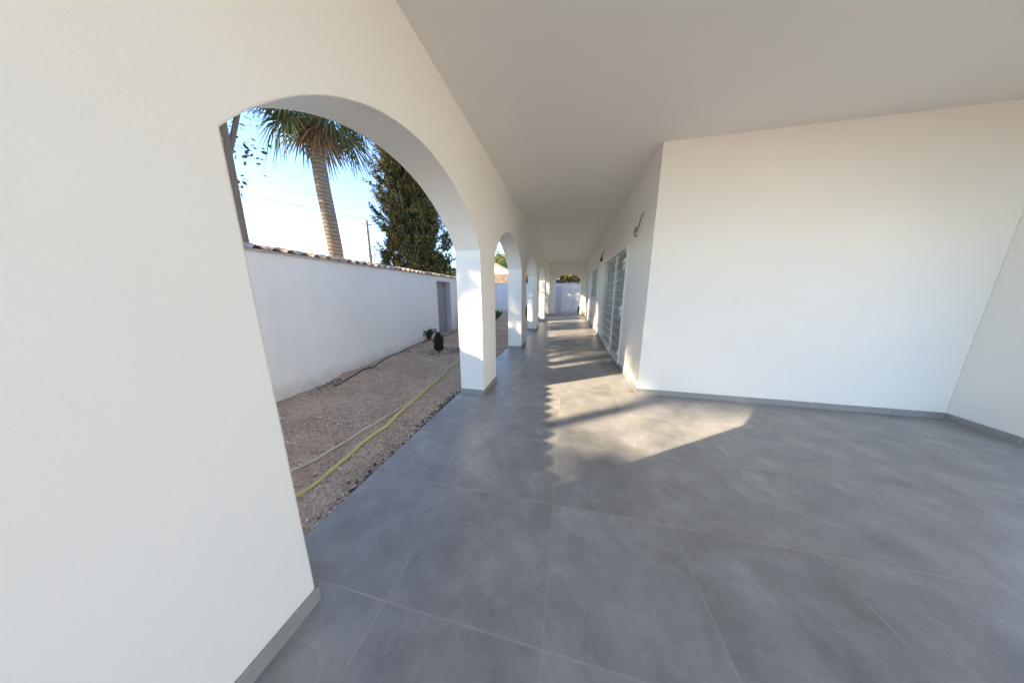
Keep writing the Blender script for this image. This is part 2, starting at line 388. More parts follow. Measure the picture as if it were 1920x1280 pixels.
y2 = U(3, 17, 700); p2 = np.stack([-4.05-(y2-4.4)*.095+U(-.05, .16, 700)-.14, y2, np.full(700, GZ+.004)], -1)
a = U(0, 6.28, 260); rr = rng.normal(.40, .10, 260); p3 = np.stack([-3.22+rr*np.cos(a), 5.82+rr*np.sin(a), np.full(260, GZ+.03)], -1)
pp = np.concatenate([p1, p2, p3])
tag(stones('earth_clods', pp, U(.005, .02, len(pp)), M['clod']), kind='stuff',
    label='dark earth crumbs and stones along the tile edge and wall foot', cat='stones')

n = 240; x_ = U(-4.2, -1.65, n); y_ = 1.4+9*rng.random(n)**1.2
z_ = np.array([gz(a_, b_) for a_, b_ in zip(x_, y_)])+.008
LITTER = (np.stack([x_, y_, z_], -1), n)

# ------------------------------------------------------------------ the house with its arcade
villa = empty('house', (0, 8, 0), 'white rendered house with an arched porch along its side', 'house')
for i, (y0, y1) in enumerate(PIL):
    x1, x0 = XI, XO
    p = pydata('pillar', [(x0,y0,0),(x1,y0,0),(x1,y1,0),(x0,y1,0),(x0,y0,SPR),(x1,y0,SPR),(x1,y1,SPR),(x0,y1,SPR)],
               [(0,1,5,4),(1,2,6,5),(2,3,7,6),(3,0,4,7)], M['plaster'], villa)
    mb = MB(); t = .014; h = .082
    if i < 5:
        mb.box((x1, y0-t, .001), (x1+t, y1+t, h), .003); mb.box((x0, y0-t, .001), (x1-.001, y0-.0005, h), .003)
        if i: mb.box((x0, y1+.0005, .001), (x1-.001, y1+t, h), .003)
    else:
        mb.box((x1, y0-t, .001), (x1+t, YE-t-.001, h), .003); mb.box((x0, y0-t, .001), (x1-.001, y0-.0005, h), .003)
    if i == 0:
        p2 = mb
        mb = MB(); mb.box((x1, y0, .001), (x1+t, y1+t, h), .003); mb.box((x0, y1+.0005, .001), (x1-.001, y1+t, h), .003)
    mb.build('baseboard', M['base'], p)
def arch_z(u, half, rise):
    """circular segment"""
    r = (half*half+rise*rise)/(2*rise); return SPR+rise-r+math.sqrt(max(r*r-u*u, 0))
def arch_wall(axis, a0, a1, near, far, ztop, openings, rise, name, zlow=None, squash=1.0):
    """wall strip above the springing line. axis 'y': runs along y, near/far are x planes"""
    v = []; f = []
    def P(s, d, z): return (d, s, z) if axis == 'y' else (s, d, z)
    def quad(*q):
        n = len(v); v.extend(q); f.append((n, n+1, n+2, n+3))
    cur = a0; NS = 36
    for (s0, s1) in openings+[(a1, a1)]:
        for d, rev in ((near, 0), (far, 1)):
            if s0 > cur: quad(P(cur, d, SPR), P(s0, d, SPR), P(s0, d, ztop), P(cur, d, ztop))
        if s1 > s0:
            half = (s1-s0)/2; mid = (s0+s1)/2
            us = [-half*math.cos(math.pi*k/NS) for k in range(NS+1)]
            zs = [arch_z(u, half, rise) for u in us]
            if squash > 1: zs = [SPR+rise*math.sqrt(max(0, 1-abs(u/half)**squash)) for u in us]
            for k in range(NS):
                ua, ub, za, zb = mid+us[k], mid+us[k+1], zs[k], zs[k+1]
                for d in (near, far): quad(P(ua, d, za), P(ub, d, zb), P(ub, d, ztop), P(ua, d, ztop))
                quad(P(ua, near, za), P(ub, near, zb), P(ub, far, zb), P(ua, far, za))
        cur = s1
    for s in (a0, a1): quad(P(s, near, SPR), P(s, far, SPR), P(s, far, ztop), P(s, near, ztop))
    me = bpy.data.meshes.new(name); me.from_pydata(v, [], f)
    bm = bmesh.new(); bm.from_mesh(me); bmesh.ops.remove_doubles(bm, verts=bm.verts, dist=1e-5)
    bmesh.ops.recalc_face_normals(bm, faces=bm.faces); bm.to_mesh(me); bm.free()
    me.polygons.foreach_set('use_smooth', [True]*len(me.polygons)); me.set_sharp_from_angle(angle=R(25))
    return link(name, me, M['plaster'], villa)
arch_wall('y', -1.5, YE2, XI, XO, ZC, [(PIL[i][1], PIL[i+1][0]) for i in range(5)], RISE, 'arch_wall')
# end wall with its arch
EX0, EX1 = -.825, .80
aw = arch_wall('x', XI+.0005, XR-.0005, YE, YE2, ZC, [(EX0, EX1)], .57, 'end_wall', squash=2.0)
for (x0, x1) in ((XI+.0005, EX0), (EX1, XR-.0005)):
    p = pydata('pillar', [(x0,YE,0),(x1,YE,0),(x1,YE2,0),(x0,YE2,0),(x0,YE,SPR),(x1,YE,SPR),(x1,YE2,SPR),(x0,YE2,SPR)],
               [(0,1,5,4),(1,2,6,5),(2,3,7,6),(3,0,4,7)], M['plaster'], villa)
    mb = MB(); mb.box((x0-(.014 if x0 > 0 else 0), YE-.014, .001), (x1+(.014 if x0 < 0 else 0), YE-.0005, .082), .003)
    mb.build('baseboard', M['base'], p)
# ceiling slab
mb = MB(); mb.box((-1.9, -1.6, ZC), (5.2, YE2+.4, ZC+.3)); mb.build('roof_slab', M['ceiling'], villa)
mb = MB(); mb.box((-1.75, -1.5, ZC+.3), (5.0, YE2+.2, ZC+.75)); mb.build('parapet', M['plaster'], villa)
# house wall with openings: (y0, y1, z0, z1)
DOOR = (5.31, 8.05, .05, 2.40); WIN = (10.2, 12.5, 1.25, 2.48); DOOR2 = (15.0, 15.8, .02, 2.45)
def wall_holes(name, x, ya, yb, za, zb, holes, depth, mat, parent, sgn=1):
    ys = sorted({ya, yb, *[h[0] for h in holes], *[h[1] for h in holes]}); zs = sorted({za, zb, *[h[2] for h in holes], *[h[3] for h in holes]})
    v = []; f = []
    def quad(*q): n = len(v); v.extend(q); f.append((n, n+1, n+2, n+3))
    for a, b in zip(ys, ys[1:]):
        for c, d in zip(zs, zs[1:]):
            if any(h[0] <= a and b <= h[1] and h[2] <= c and d <= h[3] for h in holes): continue
            quad((x, a, c), (x, b, c), (x, b, d), (x, a, d))
    for (a, b, c, d) in holes:
        X2 = x+depth*sgn
        quad((x,a,c),(X2,a,c),(X2,a,d),(x,a,d)); quad((x,b,c),(X2,b,c),(X2,b,d),(x,b,d))
        quad((x,a,c),(x,b,c),(X2,b,c),(X2,a,c)); quad((x,a,d),(x,b,d),(X2,b,d),(X2,a,d))
    return pydata(name, v, f, mat, parent)
hw = wall_holes('house_wall', XR, 3.9, YE2, 0, ZC, [DOOR, WIN, DOOR2], .22, M['plaster'], villa)
t = .014
mb = MB()
for a, b in ((3.9-t, DOOR[0]), (DOOR[1], DOOR2[0]), (DOOR2[1], YE-t-.001)): mb.box((XR-t, a, .001), (XR-.0005, b, .082), .003)
mb.build('baseboard', M['base'], hw)
mb = MB(); mb.box((XR-t+.0005, DOOR[0]+.002, .001), (XR+.22, DOOR[1]-.002, .048), .003); mb.build('threshold', M['base'], hw)
fw = pydata('front_wall', [(XR,3.9,0),(5.0,3.9,0),(5.0,3.9,ZC),(XR,3.9,ZC),(5.0,YE2,0),(5.0,YE2,ZC),(XR,YE2,0),(XR,YE2,ZC)], [(0,1,2,3),(1,4,5,2),(4,6,7,5)], M['plaster'], villa)
arch_wall('y', -1.5, 3.899, 4.63, 4.999, ZC, [(.1, 3.2)], RISE, 'arch_wall')
for (y0, y1) in ((-1.5, .1), (3.2, 3.899)):
    mb = MB(); x0, x1 = 4.63, 4.999
    pydata('pillar', [(x0,y0,0),(x1,y0,0),(x1,y1,0),(x0,y1,0),(x0,y0,SPR),(x1,y0,SPR),(x1,y1,SPR),(x0,y1,SPR)], [(0,1,5,4),(1,2,6,5),(2,3,7,6),(3,0,4,7)], M['plaster'], villa)
    mb.box((4.63-t, y0, .001), (4.6295, y1-(t if y1 > 3 else -t), .082), .003); mb.build('baseboard', M['base'], villa)
mb = MB(); mb.box((XR+.001, 3.9-t, .001), (4.629, 3.8995, .082), .003)
mb.build('baseboard', M['base'], fw)
# patio door behind the grille
def glazed(kind, rect, leaves, parent, off=.02):
    y0, y1, z0, z1 = rect; x = XR+off; fr = MB(); g = .05
    e = .002
    fr.box((x, y0+e, z0+e), (x+.06, y0+g, z1-e)); fr.box((x, y1-g, z0+e), (x+.06, y1-e, z1-e))
    fr.box((x+.001, y0+g, z0+e), (x+.059, y1-g, z0+g)); fr.box((x+.001, y0+g, z1-g), (x+.059, y1-g, z1-e))
    for k in range(1, leaves):
        m_ = y0+(y1-y0)*k/leaves; fr.box((x-.004, m_-.045, z0+g), (x+.056, m_+.045, z1-g))
    o = fr.build(kind, M['frame'], parent)
    gl = MB(); gl.box((x+.02, y0+g, z0+g), (x+.026, y1-g, z1-g)); gl.build('pane', M['glass'], o)
    n = int((y1-y0)*44); ys = np.linspace(y0+.02, y1-.02, n); v = []; f = []
    for yv in ys:
        d = .011*math.sin(yv*2*math.pi/.17)+.003*math.sin(yv*21)
        v += [(x+.075+d, yv, z0+.02), (x+.075+d*.8, yv, z1-.02)]
    for i in range(n-1): f.append((2*i, 2*i+2, 2*i+3, 2*i+1))
    pydata('curtain', v, f, M['curtain'], o, 60)
    return o
M['glass'] = glass_mat()
glazed('patio_door', DOOR, 2, villa); glazed('window', WIN, 2, villa); d2 = glazed('patio_door', DOOR2, 1, villa)
d2['label'] = 'narrow glazed door at the far end of the porch'
# white grille in front of the patio door
def grille(rect, step, mull, x, vstep, parent, plates):
    y0, y1, z0, z1 = rect; m = MB()
    for yv in (y0, y1): m.box((x-.02, yv-.02, z0), (x+.02, yv+.02, z1), .003)
    m.box((x-.018, y0+.021, z1-.035), (x+.018, y1-.021, z1-.001)); m.box((x-.018, y0+.021, z0+.02), (x+.018, y1-.021, z0+.055))
    for yv in mull: m.box((x-.017, yv-.012, z0+.056), (x+.017, yv+.012, z1-.036))
    o = m.build('grille', M['wmetal'], parent)
    spans = [y0]+list(mull)+[y1]
    zz = z1-.035-step
    while zz > z0+.1:
        r = MB()
        for a, b in zip(spans, spans[1:]): r.box((x-.006, a+.022, zz-.006), (x+.006, b-.022, zz+.006))
        r.build('rail', M['wmetal'], o); zz -= step
    yv = y0+vstep
    while yv < y1-.05:
        if all(abs(yv-q) > .04 for q in mull):
            r = MB(); r.box((x+.007, yv-.003, z0+.056), (x+.013, yv+.003, z1-.036)); r.build('bar', M['wmetal'], o)
        yv += vstep
    for (yv, zv, s) in plates:
        r = MB(); r.box((x-.045, yv-.055*s, zv-.045), (x-.021, yv+.055*s, zv+.045), .004); r.build('bracket', M['wmetal'], o)
    return o
grille((DOOR[0]-.02, DOOR[1]+.06, .055, 2.42), .2, [6.42], XR-.022, .165, villa,
       [(5.31, 2.36, 1), (5.35, 2.14, 1.3), (5.35, 2.03, 1.5), (5.35, 1.22, 1.2), (5.35, 1.11, 1.3), (5.35, .30, 1.2), (8.12, 2.1, 1.2), (8.12, 1.05, 1.4), (8.12, 2.35, 1)])
grille((WIN[0]+.02, WIN[1]-.02, WIN[2]+.02, WIN[3]-.02), .115, [], XR-.012, .4, villa, [])
mb = MB(); mb.box((XR-.03, WIN[0]-.03, WIN[2]-.035), (XR-.0005, WIN[1]+.03, WIN[2]-.001), .004); mb.build('window_sill', M['wmetal'], villa)
mb = MB(); mb.box((XR-.012, 14.95, .085), (XR-.0005, DOOR2[0]-.001, 2.47)); mb.box((XR-.012, DOOR2[1]+.001, .085), (XR-.0005, 15.85, 2.47)); mb.box((XR-.012, DOOR2[0], 2.451), (XR-.0005, DOOR2[1], 2.5))
mb.build('door_frame', M['wmetal'], villa)
mb = MB(); mb.tube([(XR-.012, 14.91, 1.42), (XR-.06, 14.91, 1.42)], .03, 10); mb.build('door_knob', M['wmetal'], villa)

# loose lamp wires
def cable(name, pts, r, mat, label, cat, group=None):
    o = MB(); o.tube(spline(pts), r, 7); c = o.build(name, mat, None, 60)
    return tag(c, label, cat, group)
x = XR-.015
cable('lamp_cable', [(XR+.01, 4.490, 2.765), (x, 4.495, 2.75), (x-.015, 4.530, 2.70), (x-.01, 4.630, 2.62), (x-.02, 4.690, 2.585), (x-.02, 4.780, 2.60), (x-.025, 4.820, 2.57),
      (x-.02, 4.780, 2.54), (x-.02, 4.700, 2.545), (x-.03, 4.680, 2.575), (x-.03, 4.750, 2.60), (x-.02, 4.830, 2.575), (x-.02, 4.840, 2.53), (x-.02, 4.810, 2.485), (x-.025, 4.730, 2.455), (x-.03, 4.630, 2.455)], .0075, M['wire'],
      'bare brown wire with a loop dangling high on the wall nearest the camera', 'cable')
cable('lamp_cable', [(XR+.01, 14.250, 2.70), (x-.01, 14.300, 2.69), (x-.02, 14.650, 2.62), (x-.02, 14.600, 2.45), (x-.02, 14.300, 2.40), (x-.02, 14.100, 2.5), (x-.01, 14.150, 2.62), (x, 14.300, 2.7)], .006, M['frame'],
      'pale wire ring high on the wall above the far glazed door', 'cable')
lh = empty('lamp_holder', (XR, 9.120, 2.63), 'small black lamp socket on wires between grille and window', 'lamp socket')
mb = MB(); mb.tube([(XR-.035, 9.170, 2.67), (XR-.05, 9.170, 2.655), (XR-.055, 9.170, 2.56), (XR-.05, 9.170, 2.55)], [.028, .04, .04, .025], 12); mb.build('socket', M['black'], lh, 40)
mb = MB(); mb.tube(spline([(XR+.005, 8.890, 2.86), (XR-.02, 8.910, 2.84), (XR-.04, 9.000, 2.76), (XR-.04, 9.030, 2.68), (XR-.045, 9.090, 2.62), (XR-.05, 9.140, 2.68)]), .011, 7)
mb.tube(spline([(XR-.04, 9.190, 2.66), (XR-.05, 9.290, 2.70), (XR-.03, 9.330, 2.78)]), .010, 7); mb.build('cable', M['wire'], lh, 60)

# ------------------------------------------------------------------ garden walls
WA = Vector((-4.16, 3.2, 0)); WB = Vector((-5.43, 18.65, 0))
wd = (WB-WA).normalized(); wnrm = Vector((-wd.y, wd.x, 0))      # away from the yard (to -x)
if wnrm.x > 0: wnrm = -wnrm
W0 = WA-wd*9.5
def along(s, out, z): p = W0+wd*s+wnrm*out; return (p.x, p.y, z)
LEN = (WB-W0).length; HW = 2.08; TH = .22
s_g0 = (Vector((-4.6, 8.1, 0))-W0).dot(wd); s_g1 = s_g0+1.2; GD = .19; HG = 1.93
gw = empty('garden_wall', along(9.5, 0, 0), 'long white garden wall capped with brown tiles, left of the yard', 'wall')
def lw(name, boxes, mat, parent):
    v = []; f = []
    for (s0, s1, o0, o1, z0, z1) in boxes:
        n = len(v)
        v += [along(s0,o0,z0), along(s1,o0,z0), along(s1,o1,z0), along(s0,o1,z0), along(s0,o0,z1), along(s1,o0,z1), along(s1,o1,z1), along(s0,o1,z1)]
        f += [tuple(i+n for i in q) for q in ((0,3,2,1),(4,5,6,7),(0,1,5,4),(1,2,6,5),(2,3,7,6),(3,0,4,7))]
    return pydata(name, v, f, mat, parent)
lw('wall', [(0, s_g0, 0, TH, -.3, HW), (s_g1, LEN, 0, TH, -.3, HW), (s_g0, s_g1, 0, TH, HG, HW)], M['gwall'], gw)
lw('gate_frame', [(s_g1-.004, s_g1+.03, -.004, GD+.1, -.2, HG-.002), (s_g0-.02, s_g0+.004, .004, GD+.1, -.2, HG-.002), (s_g0+.005, s_g1-.005, .004, GD+.1, HG-.03, HG-.001)], M['reveal'], gw)
gt = lw('gate', [(s_g0+.006, s_g1-.006, GD, GD+.04, -.03, HG-.035)], M['gate'], gw)
lw('handle', [(s_g0+.10, s_g0+.13, GD-.04, GD-.001, .95, 1.1)], M['wmetal'], gt)
# tile coping: barrel tiles laid across the wall
v = []; f = []; s = .05; PT = .22; NA = 7
while s < LEN-.1:
    h0 = HW+.018+U(-.006, .006); jt = U(-.012, .012)
    for side in (-1, 1):
        o_mid = TH/2; o_end = (-.07 if side < 0 else TH+.07)+U(-.012, .012)
        n = len(v)
        for (oo, zz, rad) in ((o_mid, h0+.035, .056), (o_end, h0+.004, .064)):
            for th_ in (0, .018):
                for k in range(NA):
                    a = math.pi*k/(NA-1); v.append(along(s+jt+PT*.33-rad*math.cos(a), oo, zz+(rad-th_)*math.sin(a)*.8-(.0 if th_ == 0 else .004)))
        # blocks: mid outer, mid inner, end outer, end inner
        for k in range(NA-1):
            f.append((n+k, n+k+1, n+2*NA+k+1, n+2*NA+k)); f.append((n+NA+k, n+NA+k+1, n+3*NA+k+1, n+3*NA+k)); f.append((n+2*NA+k, n+2*NA+k+1, n+3*NA+k+1, n+3*NA+k))
        # channel tile between
        n = len(v)
        for (oo, zz) in ((o_mid, h0+.05), (o_end+(.02 if side < 0 else -.02), h0)):
            for k in range(5):
                a = math.pi*k/4; v.append(along(s+jt+PT*.33+.045+.065*(1-math.cos(a)), oo, zz+.05-.05*math.sin(a)))
        for k in range(4): f.append((n+k, n+k+1, n+5+k+1, n+5+k))
    s += PT*U(.985, 1.015)
pydata('tile_coping', v, f, M['tile'], gw, 50)
lw('coping_bed', [(0, LEN, -.03, TH+.03, HW+.001, HW+.03)], M['reveal'], gw)
YF = 18.6
bw = empty('garden_wall', (-1.5, YF, 0), 'white wall across the far end of the yard, in front of the orange roof', 'wall')
mb = MB(); mb.box((-5.5, YF, -.3), (9, YF+.2, 2.12)); mb.build('wall', M['gwall'], bw)
mb = MB(); mb.box((-5.5, YF-.03, 2.121), (9, YF+.23, 2.16), .006); mb.build('coping', M['reveal'], bw)
g2 = MB(); g2.box((-.93, YF-.03, -.05), (-.44, YF-.001, 1.93)); g2.build('gate', M['lgate'], bw)
bounce_wall = empty('garden_wall', (11.5, 2, -.16), 'sunlit white wall added out of view to bounce warm light, far side of the terrace on the right', 'wall')  # out-of-view wall added to bounce warm sun onto the arcade's inner faces
mb = MB(); mb.box((11.5, -9, -.3), (11.7, 18.5, 2.3)); mb.build('wall', M['gwall'], bounce_wall)
mb = MB(); mb.box((11.46, -9, 2.301), (11.74, 18.5, 2.34), .006); mb.build('coping', M['reveal'], bounce_wall)
sheet('bounce_terrace', 5.02, 11.49, -8, 18.6, -.06, M['bounce_terrace'])  # out-of-view paving added to bounce warm sun up to the ceiling
g2 = MB(); g2.box((.16-.30, YF-.012, .0), (.16-.03, YF-.001, 1.93)); g2.build('panel', M['gwall'], bw)

# ------------------------------------------------------------------ hoses and pipe
def ground_tube(name, pts, r, mat, label, cat):
    P = spline([(a, b, 0) for a, b in pts], 10)
    P = [Vector((p.x, p.y, gz(p.x, p.y)+r*.8)) for p in P]
    o = MB(); o.tube(P, r, 8); return tag(o.build(name, mat, None, 60), label, cat)
ground_tube('garden_hose', [(-2.15, .2), (-2.02, 1.2), (-2.06, 2.0), (-2.07, 2.35), (-2.17, 2.91), (-2.20, 3.41), (-2.32, 4.15), (-2.42, 5.1), (-2.56, 6.3), (-2.50, 7.4), (-2.42, 8.2), (-2.31, 9.6), (-2.4, 12)], .019, M['hose'],
            'long yellow garden hose lying over the gravel beside the porch', 'hose')
ground_tube('garden_hose', [(-2.6, .4), (-2.36, 1.5), (-2.25, 2.15), (-2.21, 2.62), (-2.235, 3.14), (-2.25, 3.45), (-2.375, 4.15), (-2.475, 5.1), (-2.63, 6.3), (-2.75, 7.5)], .016, M['ghose'],
            'pale tan hose joining the yellow hose on the gravel', 'hose')
ground_tube('irrigation_pipe', [(-3.85, 3.2), (-4.0, 4.1), (-4.09, 4.6), (-4.25, 5.3), (-4.42, 6.3), (-4.44, 6.9), (-4.36, 7.7), (-4.30, 8.6), (-4.36, 9.6), (-4.55, 11), (-4.7, 14)], .012, M['pipe'],
            'thin black irrigation pipe along the foot of the garden wall', 'pipe')

# ------------------------------------------------------------------ foliage
def blades(pos, direc, length, width, jitter=.5):
    """kite-shaped leaf blades, arrays (n,3),(n,3)"""
    n = len(pos); d = direc+rng.normal(0, jitter, (n, 3)); d /= np.linalg.norm(d, axis=1)[:, None]
    r = rng.normal(0, 1, (n, 3)); s = np.cross(d, r); s /= np.linalg.norm(s, axis=1)[:, None]
    L = length[:, None]; W = width[:, None]
    nrm = np.cross(d, s)
    v = np.stack([pos, pos+d*L*.45+s*W+nrm*L*.05, pos+d*L, pos+d*L*.45-s*W+nrm*L*.05], 1)
    f = np.arange(4*n).reshape(n, 4); return v.reshape(-1, 3), f
def clumps(cent, direc, per, spread, length, width, jitter=.6):
    n = len(cent); k = np.repeat(np.arange(n), per)
    pos = cent[k]+rng.normal(0, 1, (len(k), 3))*spread+direc[k]*U(-.5, 1, (len(k), 1))*spread*1.6
    L = length*U(.6, 1.3, len(k)); return blades(pos, direc[k], L, L*width, jitter)
def trunk(name, base, top, r0, r1, mat, parent, limbs=(), wob=.1):
    b, t = Vector(base), Vector(top); pts = []; n = 9
    for i in range(n+1):
        u = i/n; p = b.lerp(t, u); p += Vector((math.sin(u*5+b.x), math.cos(u*4+b.y), 0))*wob*u*(1-u)*2; pts.append(p)
    m = MB(); m.tube(pts, [r0*(1.35 if i == 0 else 1)*(1-i/n)+r1*(i/n) for i in range(n+1)], 10)
    for (u, end, r) in limbs:
        s_ = pts[int(u*n)]; e = Vector(end); mid = s_.lerp(e, .5)+Vector((0, 0, -.12*(e-s_).length*.5)); m.tube(spline([s_, mid, e], 4), [r*(1-k/9*.8) for k in range(9)], 7)
    return m.build(name, mat, parent, 60)

dv = np.concatenate([rng.normal(0, 1, (LITTER[1], 2)), rng.normal(0, .12, (LITTER[1], 1))], 1)
lv, lf = blades(LITTER[0], dv, U(.02, .05, LITTER[1]), U(.004, .010, LITTER[1]), .05)
tag(fast('leaf_litter', lv, lf, M['dead']), 'dry brown leaves scattered over the gravel', 'leaf litter', kind='stuff')
# tall dark cypress
CX, CY, CH = -9.3, 14.2, 11.0
cy = empty('cypress_tree', (CX, CY, -.15), 'tall dark cypress with sunlight painted as gold into its foliage, rising behind the tiled garden wall', 'tree')
def cyp_r(z, th):
    u = z/CH; prof = np.interp(u, [0, .12, .25, .4, .55, .7, .82, .92, 1], [2.1, 2.3, 2.0, 1.75, 1.65, 1.6, 1.45, 1.0, .2])
    return prof*(1+.16*np.sin(3*th+z*1.3)+.12*np.sin(5*th-z*2.1+1)+.10*np.sin(9*th+z*3.7))
nb = 175; zb = 1.0+(CH-1.2)*rng.random(nb)**.92; tb = U(0, 6.283, nb); rb = cyp_r(zb, tb)*U(.35, .98, nb)
kk = np.repeat(np.arange(nb), 15); n = len(kk)
xx = rb[kk]*np.cos(tb[kk])+rng.normal(0, .20, n); yy_ = rb[kk]*np.sin(tb[kk])+rng.normal(0, .20, n); z = zb[kk]+rng.normal(0, .42, n)
xi = rng.normal(0, .55, 420); yi = rng.normal(0, .55, 420); zi = U(1, CH*.9, 420)
xx = np.concatenate([xx, xi]); yy_ = np.concatenate([yy_, yi]); z = np.concatenate([z, zi]); th = np.arctan2(yy_, xx); rr = np.hypot(xx, yy_)
cent = np.stack([CX+rr*np.cos(th), CY+rr*np.sin(th), z], -1)
out = np.stack([np.cos(th), np.sin(th), np.full_like(th, 1.5)], -1); out[::3, 2] = -2.2
out /= np.linalg.norm(out, axis=1)[:, None]
v1, f1 = clumps(cent, out, 40, .075, .19, .11, .22)
# long stray sprays on the outline
n = 260; z = U(1.2, CH*.98, n); th = U(0, 6.283, n); r0 = cyp_r(z, th)*.85; L = U(.35, 1.0, n)
cc = []; dd = []
for i in range(n):
    d = np.array([math.cos(th[i]), math.sin(th[i]), U(.05, .9)]); d /= np.linalg.norm(d)
    for k in range(7):
        t_ = k/6; cc.append(np.array([CX+r0[i]*math.cos(th[i]), CY+r0[i]*math.sin(th[i]), z[i]])+d*L[i]*t_+np.array([0, 0, .18*t_*t_])); dd.append(d)
v2, f2 = clumps(np.array(cc), np.array(dd), 15, .055, .12, .22, .35)
fast('crown', np.concatenate([v1, v2]), np.concatenate([f1, f2+len(v1)]), M['cyp'], cy)
limbs = [(U(.15, .85), (CX+1.5*math.cos(a), CY+1.5*math.sin(a), z_), .06) for a, z_ in zip(U(0, 6.28, 26), U(2.5, 9, 26))]
trunk('trunk', (CX, CY, -.15), (CX+.1, CY, CH*.93), .30, .04, M['gbark'], cy, limbs)

def round_tree(name, x, y, H, rad, crown_h, label, mat, nc, per, L, wdt=.35, group=None, zb=0, sq=.8, holes_t=-1.2, sd=0, bark='bark', spread=.16):
    global rng, U
    rng = np.random.default_rng(int(abs(x*100+y*10+H*7))); U = rng.uniform     # every tree keeps its own dice
    t = empty(name, (x, y, zb), label, 'tree', group)
    n = nc; d = rng.normal(0, 1, (n, 3)); d /= np.linalg.norm(d, axis=1)[:, None]
    r = (rng.random(n)**.45); th = np.arctan2(d[:, 1], d[:, 0])
    lob = 1+.17*np.sin(3*th+sd)+.15*np.sin(5*th+d[:, 2]*4+sd*2)+.10*np.sin(8*th-d[:, 2]*6)
    c = d*r[:, None]*lob[:, None]*np.array([rad, rad, crown_h/2])
    hol = np.sin(c[:, 0]*2.4+sd)+np.sin(c[:, 1]*2.9+sd*3)+np.sin(c[:, 2]*3.7+sd)
    c = c[hol > holes_t]; d = d[hol > holes_t]
    c += np.array([x, y, H-crown_h/2])
    v, f = clumps(c, d+np.array([0, 0, .3]), per, spread, L, wdt, .8)
    fast('crown', v, f, mat, t)
    zc = H-crown_h*.75
    limbs = [(U(.55, .95), (x+rad*.7*math.cos(a), y+rad*.7*math.sin(a), H-crown_h/2+U(-.3, .35)*crown_h), .05+rad*.018) for a in np.arange(7)*.9+sd]
    trunk('trunk', (x, y, zb), (x+.15, y+.1, H-crown_h*.35), .09+rad*.05, .05, M[bark], t, limbs, .4)
    return t
# umbrella pines left of the picture: they shade the yard
PG = 'tall pines beyond the garden wall'
for i, (x_, y_, H, rad, ch, nc) in enumerate([(-13.1, 8.0, 13.5, 2.8, 4.2, 440), (-12.0, 4.2, 13.0, 2.8, 4.6, 480), (-12.7, .1, 13.2, 2.8, 4.5, 480), (-12.3, -3.1, 12.5, 2.7, 4.2, 540), (-13.5, -10.6, 11.2, 2.9, 4.2, 400)]):
    t = round_tree('pine_tree', x_, y_, H, rad, ch, ['umbrella pine standing nearest the cypress', 'second umbrella pine left of the cypress', 'third umbrella pine left of the cypress', 'fourth umbrella pine left of the cypress', 'umbrella pine farthest from the cypress'][i],
               M['pine'], nc, 40, .24, .10, PG, -.16, holes_t=-1.5, sd=i*1.7, spread=.26)
for x_, y_, H, rad, ch, nc, lb in ((-12.8, -1.75, 10.4, 1.15, 3.6, 170, 'slim low pine added between the tall pine trunks to shade the second pillar'), (-12.8, 2.7, 10.0, 1.0, 2.9, 130, 'slimmest pine, lowest of the row beyond the wall, added to shade the third pillar'), (-12.8, -3.95, 10.8, .95, 2.9, 190, 'slim pine under the crown of the third umbrella pine, added to shade the first pillar')):  # out-of-view slim pines added to keep sun off the pillar faces
    round_tree('pine_tree', x_, y_, H, rad, ch, lb, M['pine'], nc, 40, .22, .10, PG, -.16, holes_t=-1.8, sd=x_+y_, spread=.22)
round_tree('broad_tree', -18.6, 6.6, 11.8, 3.6, 7.0, 'big leafy tree behind the pines, far left, added to shade the cypress', M['pine'], 420, 40, .28, .25, None, -.16, holes_t=-1.9, sd=5, spread=.32)  # out-of-view tree added to keep the lower cypress in shade
round_tree('small_tree', -10.4, 18.6, 4.5, 1.25, 3.3, 'small yellow-green tree just right of the big cypress', M['bush'], 260, 40, .15, .38, None, -.16, sd=2, spread=.12, holes_t=-1.5)
round_tree('broad_tree', -9.9, 36, 6.6, 2.2, 4.4, 'sunlit round tree behind the white gable of the neighbour house', M['bush'], 240, 46, .26, .4, None, -.16, sd=1, spread=.2)
round_tree('broad_tree', -7.4, 37, 6.0, 2.0, 4.0, 'darker tree right of the round tree behind the neighbour house', M['pine'], 200, 46, .26, .35, None, -.16, sd=3.3, spread=.2)
round_tree('small_tree', -7.4, 31.2, 5.2, 1.1, 2.6, 'small pale green tree above the white gable', M['gshrub'], 160, 40, .16, .4, None, -.16, sd=4, spread=.14)
for i, (x_, y_, H, rad) in enumerate([(-3.4, 28.5, 6.6, 2.6), (.0, 29.5, 7.6, 2.8), (3.6, 28.2, 6.6, 2.6)]):
    round_tree('broad_tree', x_, y_, H, rad, H-.9, ['brownish tree behind the end wall, left one', 'tallest brownish tree seen through the end arch', 'brownish tree behind the end wall, right one'][i], M['olive'], 330, 42, .22, .38,
               'trees seen through the end arch', -.16, sd=i*2+.5, holes_t=-1.7, spread=.2)

